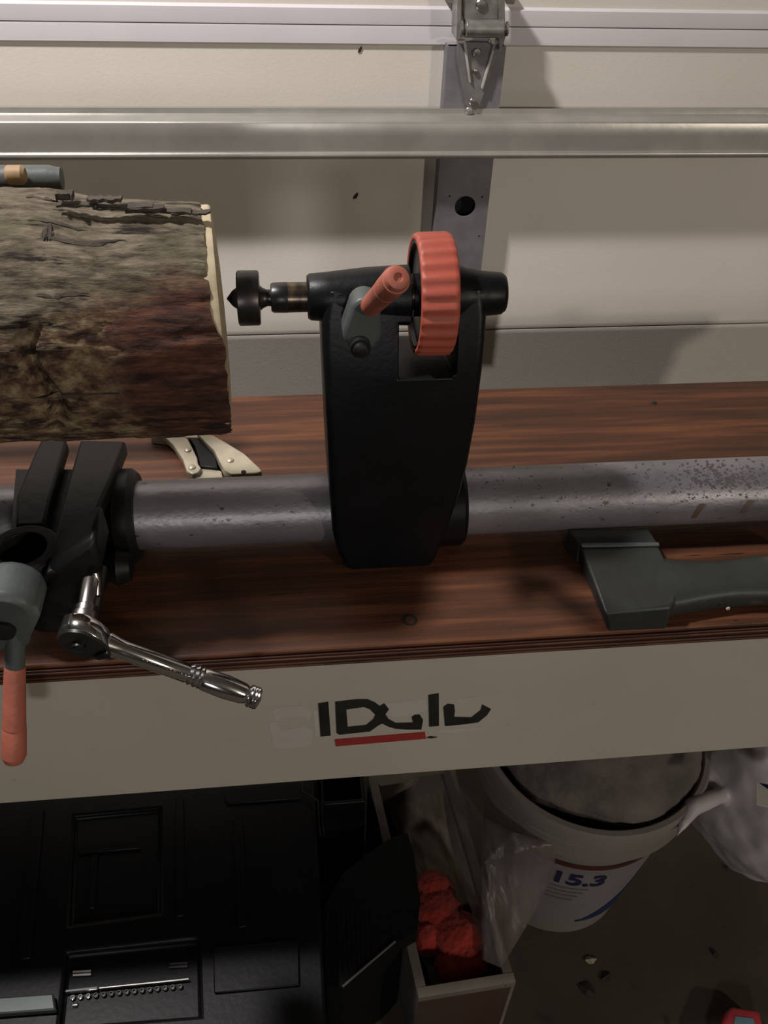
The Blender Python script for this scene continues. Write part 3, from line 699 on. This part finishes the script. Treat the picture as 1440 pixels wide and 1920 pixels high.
# arm: profile across Y, swept towards the right
armr = []
for u in [i / 10 for i in range(11)]:
    px = 1232 + 330 * u
    yb = 1032 + 12 * math.sin(min(1, u * 1.7) * PI) * (1 if u < .6 else .8) - 2 * u; yf_ = 1136 - 26 * min(1, u * 2.2) ** .8 - 4 * u
    A1 = onZ(px, yb, ztop + .002); B1 = onZ(px, yf_, ztop + .001)
    x = (A1.x + B1.x) / 2; w_ = (A1.y - B1.y); cy = (A1.y + B1.y) / 2
    ring = []
    for k in range(20):
        a = 2 * PI * k / 20; c, s_ = math.cos(a), math.sin(a)
        sx_ = abs(c) ** .6 * (1 if c > 0 else -1); sz_ = abs(s_) ** .6 * (1 if s_ > 0 else -1)
        ring.append(Vector((A1.x * (.5 + sx_ / 2) + B1.x * (.5 - sx_ / 2), cy + sx_ * w_ / 2, TZ + .0165 + sz_ * (.0155 if u > .02 else .0135))))
    armr.append(ring)
MB().loft(armr).build('arm', DGREEN, sp, angle=50)
q = onZ(1362, 1135, TZ + .016)
MB().revolve([(0, .0022), (.0006, .002)], q + Vector((0, -.004, 0)), (0, -1, 0), 8).build('paint_chip', PAPER, sp)

# ------------------------------------------------------------------ black tool case on the floor
tc_ = thing('tool_case', 'large black plastic tool case on the floor under the bench', 'tool case', (-.25, .6, 0))
CZ = .30; cx_ = onZ(596, 1600, CZ).x
box(-.62, cx_, .36, .93, .0, CZ - .03).build('case_base', CASE, tc_, bevel=.012)
lidb = box(-.62, cx_, .36, .93, CZ - .028, CZ)
rec = MB().prism(PZ([(140, 1530), (300, 1515), (300, 1712), (130, 1735)], CZ) , (0, 0, .02)); rec.v = [v - Vector((0, 0, .008)) for v in rec.v]
rec2 = MB().prism(PZ([(125, 1785), (372, 1760), (376, 1905), (110, 1925)], CZ), (0, 0, .02)); rec2.v = [v - Vector((0, 0, .012)) for v in rec2.v]
lidb.build('case_lid', CASE, tc_, bevel=.004, cut=[rec, rec2])
for pts in ([(145, 1592), (262, 1582), (262, 1588), (145, 1598)], [(60, 1520), (84, 1518), (58, 1800), (34, 1802)], [(330, 1500), (345, 1499), (345, 1720), (330, 1722)], [(420, 1490), (560, 1480), (565, 1500), (424, 1510)], [(400, 1780), (560, 1765), (562, 1850), (402, 1865)], [(170, 1600), (182, 1599), (176, 1700), (164, 1702)], [(440, 1540), (455, 1539), (462, 1740), (446, 1742)]):
    MB().prism([v + Vector((0, 0, .0005 - (.008 if pts[0][0] in (145, 170) else 0))) for v in PZ(pts, CZ)], (0, 0, .004)).build('moulded_rib', CASE, tc_, bevel=.0015)
for (x, y) in ((134, 1815), (316, 1800)):
    m = MB()
    for k in (0, 6):
        m.prism([v + Vector((0, 0, -.0115)) for v in PZ([(x, y + k), (x + 34, y - 2 + k), (x + 34, y + 2 + k), (x, y + 4 + k)], CZ)], (0, 0, .003))
    m.build('hinge_pin', SATIN if x < 200 else STEEL, tc_)
# wire bail
wl = [onZ(566, 1462, CZ + .012), onZ(567, 1484, CZ + .012), onZ(596, 1502, CZ + .010), onZ(598, 1540, CZ + .006), onZ(601, 1568, CZ + .003)]
MB().tube(wl, .0014, 8).build('wire_bail', STEEL, tc_)
wl = [p + Vector((.005, 0, 0)) for p in wl[2:]]
MB().tube(wl, .0012, 8).build('wire_bail', STEEL, tc_)
# socket rail in the recess
rail = thing('socket_rail', 'chrome rail of small sockets lying in the black case', 'socket set', onZ(240, 1855, CZ - .012))
r0 = onZ(122, 1859, CZ - .004); r1 = onZ(354, 1835, CZ - .004)
rv = dirv(r0, r1); LL = (r1 - r0).length; rs = Vector((-rv.y, rv.x, 0))
def rb(t0, t1, s0_, s1_, z0, z1): return MB().prism([r0 + rv * t0 + rs * s0_ + Vector((0, 0, z0)), r0 + rv * t1 + rs * s0_ + Vector((0, 0, z0)), r0 + rv * t1 + rs * s1_ + Vector((0, 0, z0)), r0 + rv * t0 + rs * s1_ + Vector((0, 0, z0))], (0, 0, z1 - z0))
rb(0, LL * .26, -.0015, .0020, -.006, .0005).build('rail_bar', CHROME, rail, bevel=.0008)
rb(LL * .27, LL, -.0008, .0012, -.006, -.0006).build('rail_bar', SATIN, rail, bevel=.0005)
for i in range(15):
    t = LL * (.06 + i * .062); q = r0 + rv * t - rs * .0062 + Vector((0, 0, -.0078))
    MB().revolve([(0, .0030), (.004, .0032), (.0046, .0026), (.0046, .0018), (.002, .0016)], q, (0, 0, 1), 12).build('socket', CHROME if i < 3 else STEEL, rail)
q = r0 + rv * LL * .07 - rs * .0145 + Vector((0, 0, -.0078))
MB().revolve([(0, .003), (.005, .0032), (.006, .002)], q, rv, 12).build('socket', CHROME, rail)
# tin
tn = PZ([(-120, 1878), (100, 1862), (104, 1893), (-120, 1910)], CZ + .012)
tag(MB().prism(tn, (0, 0, -.0115)).build('metal_lid', TIN, bevel=.002), 'flat grey-green metal lid lying on the black tool case', 'lid')

# ------------------------------------------------------------------ narrow black bin beside the case
bx0 = cx_ + .008; bx1 = onZ(688, 1460, .2).x - .012
bn = MB().box(bx0, bx1, .69, .92, .0005, .285)
tag(bn.build('storage_bin', CASE, bevel=.006, cut=[box(bx0 + .005, bx1 - .005, .696, .914, .02, .4)]), 'narrow open black bin between the tool case and cardboard box', 'bin')

# ------------------------------------------------------------------ cardboard box
BZ = .20
B0 = onZ(690, 1455, BZ); B1_ = onZ(785, 1872, BZ); B2 = onZ(967, 1842, BZ); B3 = B2 + (B0 - B1_)
cb = thing('cardboard_box', 'open low cardboard carton with pale rim beside the black tool case', 'box', ((B0 + B2) / 2).to_2d().to_3d())
def wallseg(a, c, name, m, inn):
    d = (c - a).normalized(); nrm = Vector((-d.y, d.x, 0)) * inn
    mb = MB()
    dz = .0008 if m[1] is CARDR or name == 'rear_panel' else 0
    for (z0, z1, t, mi) in ((0.0005, BZ - .012, .005, 1), (BZ - .012, BZ + dz, .013, 0)):
        mb.prism([Vector((a.x, a.y, z0)), Vector((c.x, c.y, z0)), Vector((c.x, c.y, z0)) + nrm * t, Vector((a.x, a.y, z0)) + nrm * t], (0, 0, z1 - z0), mi)
    return mb.build(name, m, cb)
wallseg(B0, B1_, 'side_panel', [CARD, CARD], 1)
wallseg(B1_, B2, 'front_panel', [CARD, CARDR], 1)
wallseg(B2, B3, 'side_panel', [CARD, CARD], 1)
wallseg(B3, B0, 'rear_panel', [CARD, CARD], 1)
MB().prism([Vector((p.x, p.y, .001)) for p in (B0, B1_, B2, B3)], (0, 0, .004)).build('bottom_panel', CARD, cb)
# pale sheet of packing lining the box
def cloth(name, P00, P10, P11, P01, m, amp, fq, parent=None, nu=50, nv=50, thick=.0012, seed=0, bulge=0, org=None):
    vs, fs = [], []
    nrm = (P10 - P00).cross(P01 - P00).normalized()
    for j in range(nv + 1):
        for i in range(nu + 1):
            u, v = i / nu, j / nv
            p = P00 * (1 - u) * (1 - v) + P10 * u * (1 - v) + P11 * u * v + P01 * (1 - u) * v
            nz = noise.fractal(Vector((u * fq[0] + seed, v * fq[1], seed * 2.3)), .9, 2.1, 4)
            p = p + nrm * (nz * amp + bulge * math.sin(PI * u) * math.sin(PI * v)); vs.append(p)
    for j in range(nv):
        for i in range(nu): fs.append((j * (nu + 1) + i, j * (nu + 1) + i + 1, (j + 1) * (nu + 1) + i + 1, (j + 1) * (nu + 1) + i))
    mb = MB().add(vs, fs)
    def mods(o):
        s_ = o.modifiers.new('s', 'SOLIDIFY'); s_.thickness = thick
    return mb.build(name, m, parent, angle=80, mods=mods)
SHEET = mat('cream_packing_sheet', (.30, .25, .19), (.23, .19, .145), rough=.7, scale=6)
sh = cloth('packing_sheet', onZ(700, 1440, .10), onZ(850, 1425, .16), onZ(905, 1700, .14), onZ(795, 1700, .08), SHEET, .012, (3, 2), seed=4)
tag(sh, 'cream packing sheet lining the cardboard box behind the orange bundle', 'packing')
sh2 = cloth('packing_sheet', onZ(786, 1780, .12), onZ(850, 1775, .12), onZ(900, 1845, .13), onZ(815, 1862, .13), WHITEBAG, .008, (4, 4), seed=9)
tag(sh2, 'crumpled white liner below the orange bundle in the box', 'packing')
# orange bundle
def blob(mb, c, r, sc=(1, 1, 1), amp=.1, fq=3, n=28, seed=0, rot=0, mi=0, p=1.0):
    vs, fs = [], []; m = n * 2
    for j in range(n + 1):
        th = PI * j / n
        for i in range(m):
            ph = 2 * PI * i / m; d = Vector((math.sin(th) * math.cos(ph), math.sin(th) * math.sin(ph), math.cos(th)))
            k = 1 + amp * noise.fractal(d * fq + Vector((seed, seed, 0)), .8, 2.2, 5)
            q = Vector((d.x * sc[0], d.y * sc[1], d.z * sc[2])) * r * k
            if rot: q = Matrix.Rotation(rot, 3, 'Z') @ q
            vs.append(Vector(c) + q)
    for j in range(n):
        for i in range(m): fs.append((j * m + i, j * m + (i + 1) % m, (j + 1) * m + (i + 1) % m, (j + 1) * m + i))
    return mb.add(vs, fs, mi)
ob = MB()
for k, (px, py, r) in enumerate(((815, 1670, .030), (822, 1712, .036), (860, 1762, .040), (805, 1758, .026), (876, 1798, .032), (850, 1812, .026), (790, 1770, .018))):
    blob(ob, onZ(px, py, .155), r, (1, 1, .8), .10, 2.6, 30, seed=k * 3)
for px, py in ((830, 1700), (860, 1770)):
    q = onZ(px, py, .155); blob(ob, (q.x, q.y, .10), .036, (1, 1, 1.1), .08, 2.6, 24, seed=5); blob(ob, (q.x, q.y, .050), .040, (1, 1, 1.05), .08, 2.6, 24, seed=6)
def rem(o):
    r_ = o.modifiers.new('r', 'REMESH'); r_.mode = 'VOXEL'; r_.voxel_size = .0022; r_.use_smooth_shade = True
    s_ = o.modifiers.new('s', 'SMOOTH'); s_.iterations = 3
    t = bpy.data.textures.new('fuzz', 'CLOUDS'); t.noise_scale = .006
    d_ = o.modifiers.new('d', 'DISPLACE'); d_.texture = t; d_.strength = .004; d_.texture_coords = 'LOCAL'
tag(ob.build('orange_bundle', ORANGE, mods=rem), 'bundled orange-red fleecy cloth sitting in the cardboard box', 'cloth')

# ------------------------------------------------------------------ clear plastic bag
vsb = []
outl = [(835, 1425, .30), (850, 1440, .30), (868, 1480, .31), (905, 1530, .33), (960, 1560, .34), (1048, 1580, .33), (1030, 1660, .26), (985, 1740, .22), (940, 1815, .212), (905, 1800, .212), (888, 1720, .22), (862, 1640, .24), (838, 1550, .26), (832, 1490, .28)]
cP = onZ(905, 1620, .30)
ring = [onZ(x, y, z) for x, y, z in outl]
n_ = 120; per = []
for i in range(n_):
    t = i / n_ * len(ring); a = int(t); f_ = t - a; per.append(ring[a].lerp(ring[(a + 1) % len(ring)], f_))
bag = MB(); vs = []; fs = []; NR = 26
for side_ in (1, -1):
    base = len(vs)
    for j in range(NR + 1):
        u = j / NR
        for i in range(n_):
            p = cP.lerp(per[i], u); h_ = math.sqrt(max(0, 1 - u ** 2)) * (.022 if side_ > 0 else .006)
            a = 2 * PI * i / n_
            w_ = noise.fractal(Vector((p.x * 26, p.y * 9, side_ * 5)), .8, 2.2, 4) * .012 * (1 - u ** 6)
            vs.append(p + Vector((0, -.4, 1)).normalized() * (side_ * h_ + w_))
    for j in range(NR):
        for i in range(n_): fs.append((base + j * n_ + i, base + j * n_ + (i + 1) % n_, base + (j + 1) * n_ + (i + 1) % n_, base + (j + 1) * n_ + i))
bo_ = bag.add(vs, fs).build('clear_plastic_bag', FILM, angle=80)
tag(bo_, 'cloudy clear plastic bag draped between the carton and white bucket', 'bag')

# ------------------------------------------------------------------ black ribbed fabric bag
rb_ = thing('fabric_bag', 'black ribbed fabric bag wedged between tool case and cardboard box', 'bag', (.07, .52, 0))
pts = [(640, 1640), (690, 1600), (735, 1570), (764, 1562), (776, 1600), (788, 1690), (782, 1745), (742, 1768), (690, 1812), (642, 1850), (612, 1850), (608, 1700)]
tp = PZ(pts, .24)
def boxleft(y): return B0.x + (B1_.x - B0.x) * (y - B0.y) / (B1_.y - B0.y) - .004
def clipx(z): return [Vector((min(p.x, boxleft(p.y)), p.y, z)) for p in tp]
MB().loft([clipx(.001), clipx(.203), [Vector((p.x, p.y, .206)) for p in tp], tp]).build('bag_body', BAGBLK, rb_)
for i in range(9):
    x = 622 + i * 9
    a = onZ(x, 1700 + i * 1, .2405); c = onZ(x + 4, 1842 - i * 6, .2405)
    MB().tube([a, (a + c) / 2 + Vector((.0008, 0, .0002)), c], .0009, 6).build('fabric_rib', BAGBLK, rb_)
CORD = mat('grey_cord', (.10, .095, .09), rough=.8)
MB().tube([onZ(741, 1765, .242), onZ(690, 1808, .242), onZ(642, 1850, .242)], .0016, 8).build('piping', CORD, rb_)

# ------------------------------------------------------------------ bucket
BKC = Vector((.412, .712, 0)); RT = .163; RB = .116; HB = .393
bk_ = thing('bucket', 'white plastic bucket with banded rim and navy printed label', 'bucket', BKC)
def rad(z): return RB + (RT - .010 - RB) * min(1, z / .36)
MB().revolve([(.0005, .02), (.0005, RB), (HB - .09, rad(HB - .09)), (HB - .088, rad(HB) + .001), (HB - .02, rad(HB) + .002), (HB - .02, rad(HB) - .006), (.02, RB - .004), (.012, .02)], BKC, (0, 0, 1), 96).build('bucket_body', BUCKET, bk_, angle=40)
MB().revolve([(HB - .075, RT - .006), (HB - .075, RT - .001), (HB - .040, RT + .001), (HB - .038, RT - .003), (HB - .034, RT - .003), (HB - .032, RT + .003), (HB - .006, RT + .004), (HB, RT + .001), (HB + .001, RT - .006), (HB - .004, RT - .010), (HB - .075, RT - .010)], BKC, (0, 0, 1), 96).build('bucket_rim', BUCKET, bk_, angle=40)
def ang_of(px, py, r):   # bearing on the bucket's skin
    d = ray(px, py); o_ = CAM - BKC; A = d.x ** 2 + d.y ** 2; B = 2 * (o_.x * d.x + o_.y * d.y); Cc = o_.x ** 2 + o_.y ** 2 - r * r
    t = (-B - math.sqrt(max(0, B * B - 4 * A * Cc))) / (2 * A); p = o_ + d * t
    return math.atan2(p.x, -p.y), p.z
def skin(mb, a, z, e=.0012):
    r = rad(z) + e; return BKC + Vector((math.sin(a) * r, -math.cos(a) * r, z))
def patch(name, fa, a0, a1, m, e=.0012, n=40, k=6):
    """fa(a) -> (z low, z high)"""
    mb = MB(); vs, fs = [], []
    for i in range(n + 1):
        a = a0 + (a1 - a0) * i / n; lo, hi = fa(a)
        for j in range(k + 1): vs.append(skin(mb, a, lo + (hi - lo) * j / k, e))
    for i in range(n):
        for j in range(k): fs.append((i * (k + 1) + j, (i + 1) * (k + 1) + j, (i + 1) * (k + 1) + j + 1, i * (k + 1) + j + 1))
    return mb.add(vs, fs).build(name, m, bk_)
patch('label', lambda a: (.05, .275), -.75, 1.35, LABEL, .0008, 60)
patch('red_band', lambda a: (.262, .275), -.75, 1.35, DRED, .0014, 60, 1)
patch('blue_swoosh', lambda a: (.052 , .06 + .20 * max(0, min(1, (a - .05) / 1.25)) ** 1.2), .0, 1.33, BLUE, .0014, 60)
def curved_text(txt, size, a0, z0, m, name):
    cu = bpy.data.curves.new('t', 'FONT'); cu.body = txt; cu.size = size; cu.extrude = .0003; cu.offset = size * .03
    to = bpy.data.objects.new('t', cu); COL.objects.link(to)
    dg = bpy.context.evaluated_depsgraph_get(); me = bpy.data.meshes.new_from_object(to.evaluated_get(dg))
    mb = MB(); mb.add([skin(mb, a0 + v.co.x / .15, z0 + v.co.y, .0018 + v.co.z) for v in me.vertices], [tuple(p.vertices) for p in me.polygons])
    bpy.data.objects.remove(to); bpy.data.curves.remove(cu)
    return mb.build(name, m, bk_)
curved_text('15.3', .052, -.50, .205, NAVY, 'printed_number')
for i in range(4): patch('printed_line', (lambda z: (lambda a: (z, z + .006)))(.185 - i * .014), -.55, -.05 - .04 * i, GREYP, .0016, 20, 1)

sk_ = MB(); blob(sk_, BKC + Vector((.012, .009, HB - .016)), .152, (.98, 1, .55), .06, 1.6, 60, seed=2)
tag(sk_.build('sack', CONTENT, angle=80), 'grey fuzzy sack stuffed into the white bucket', 'sack')
# white bag at the right
wbm = MB()
blob(wbm, onZ(1470, 1490, .32) + Vector((.03, .03, 0)), .17, (1, .95, .95), .08, 1.4, 60, seed=6)
blob(wbm, onZ(1375, 1470, .38) + Vector((.03, .03, -.02)), .06, (1.3, .8, .7), .1, 1.6, 30, seed=8)
nk = [onZ(1268, 1572, .38), onZ(1280, 1545, .385), onZ(1296, 1515, .385), onZ(1330, 1500, .38), onZ(1380, 1480, .36)]
wbm.tube(nk, [.003, .009, .013, .012, .012], 18)
def rem2(o):
    r_ = o.modifiers.new('r', 'REMESH'); r_.mode = 'VOXEL'; r_.voxel_size = .004; r_.use_smooth_shade = True
    s_ = o.modifiers.new('s', 'SMOOTH'); s_.iterations = 4
    t = bpy.data.textures.new('crumple', 'CLOUDS'); t.noise_scale = .09
    d_ = o.modifiers.new('d', 'DISPLACE'); d_.texture = t; d_.strength = .012; d_.texture_coords = 'LOCAL'
bgo = wbm.build('white_bag', WHITEBAG, mods=rem2)
tag(bgo, 'large white plastic bag with twisted neck right of the bucket', 'bag')
lb0 = PZ([(1418, 1468), (1475, 1478), (1475, 1522), (1418, 1508)], .478)
pt = MB().prism(lb0, (0, 0, -.001)).build('paper_tag', PAPER, bgo)
pt['label'] = 'white paper tag with dark corner'
MB().prism([p + Vector((0, 0, .0012)) for p in PZ([(1424, 1469), (1475, 1478), (1475, 1488), (1440, 1480)], .478)], (0, 0, -.001)).build('tag_print', NAVY, bgo)

# ------------------------------------------------------------------ scraps on the floor
def leaf(px, py, r, m, lab, name='dry_leaf', asp=.7, rot=0.):
    q = onZ(px, py, 0.001); pts = []
    for k in range(12):
        a = 2 * PI * k / 12; rr_ = r * random.uniform(.75, 1.15); x, y = rr_ * math.cos(a), rr_ * asp * math.sin(a)
        pts.append((x * math.cos(rot) - y * math.sin(rot), x * math.sin(rot) + y * math.cos(rot)))
    vs = [q + Vector((x, y, .0006 + .002 * (i % 3 == 0))) for i, (x, y) in enumerate(pts)] + [q + Vector((0, 0, .005))]
    fs = [(i, (i + 1) % 12, 12) for i in range(12)]
    vs += [q + Vector((x, y, 0)) for x, y in pts]; fs += [(13 + i, 13 + (i + 1) % 12, (i + 1) % 12, i) for i in range(12)] + [tuple(13 + i for i in range(12))]
    tag(MB().add(vs, fs).build(name, m), lab, 'debris')
random.seed(2)
leaf(1107, 1800, .009, LEAF, 'pale dry leaf scrap on the concrete floor')
leaf(1101, 1857, .014, DLEAF, 'largest dark dry leaf on the floor below the bucket', rot=-.6)
leaf(1135, 1832, .010, DLEAF, 'middling dark dry leaf beside the pale leaf scrap', rot=.4)
leaf(1340, 1788, .008, DLEAF, 'narrow dark leaf on the open floor farthest right', asp=.45, rot=2.0)
leaf(1363, 1628, .004, DLEAF, 'speck of dark debris on floor below white bag', name='crumb')
pk = thing('red_packet', 'red packet with teal panel lying on the floor at lower right', 'packet', onZ(1390, 1920, 0))
MB().prism(PZ([(1362, 1896), (1372, 1886), (1425, 1895), (1440, 1960), (1380, 1990), (1340, 1960)], .03), (0, 0, -.0295)).build('packet_body', PRED, pk, bevel=.004)
MB().prism([p + Vector((0, 0, .0012)) for p in PZ([(1378, 1906), (1412, 1910), (1425, 1960), (1370, 1960)], .03)], (0, 0, -.001)).build('teal_panel', TEAL, pk)
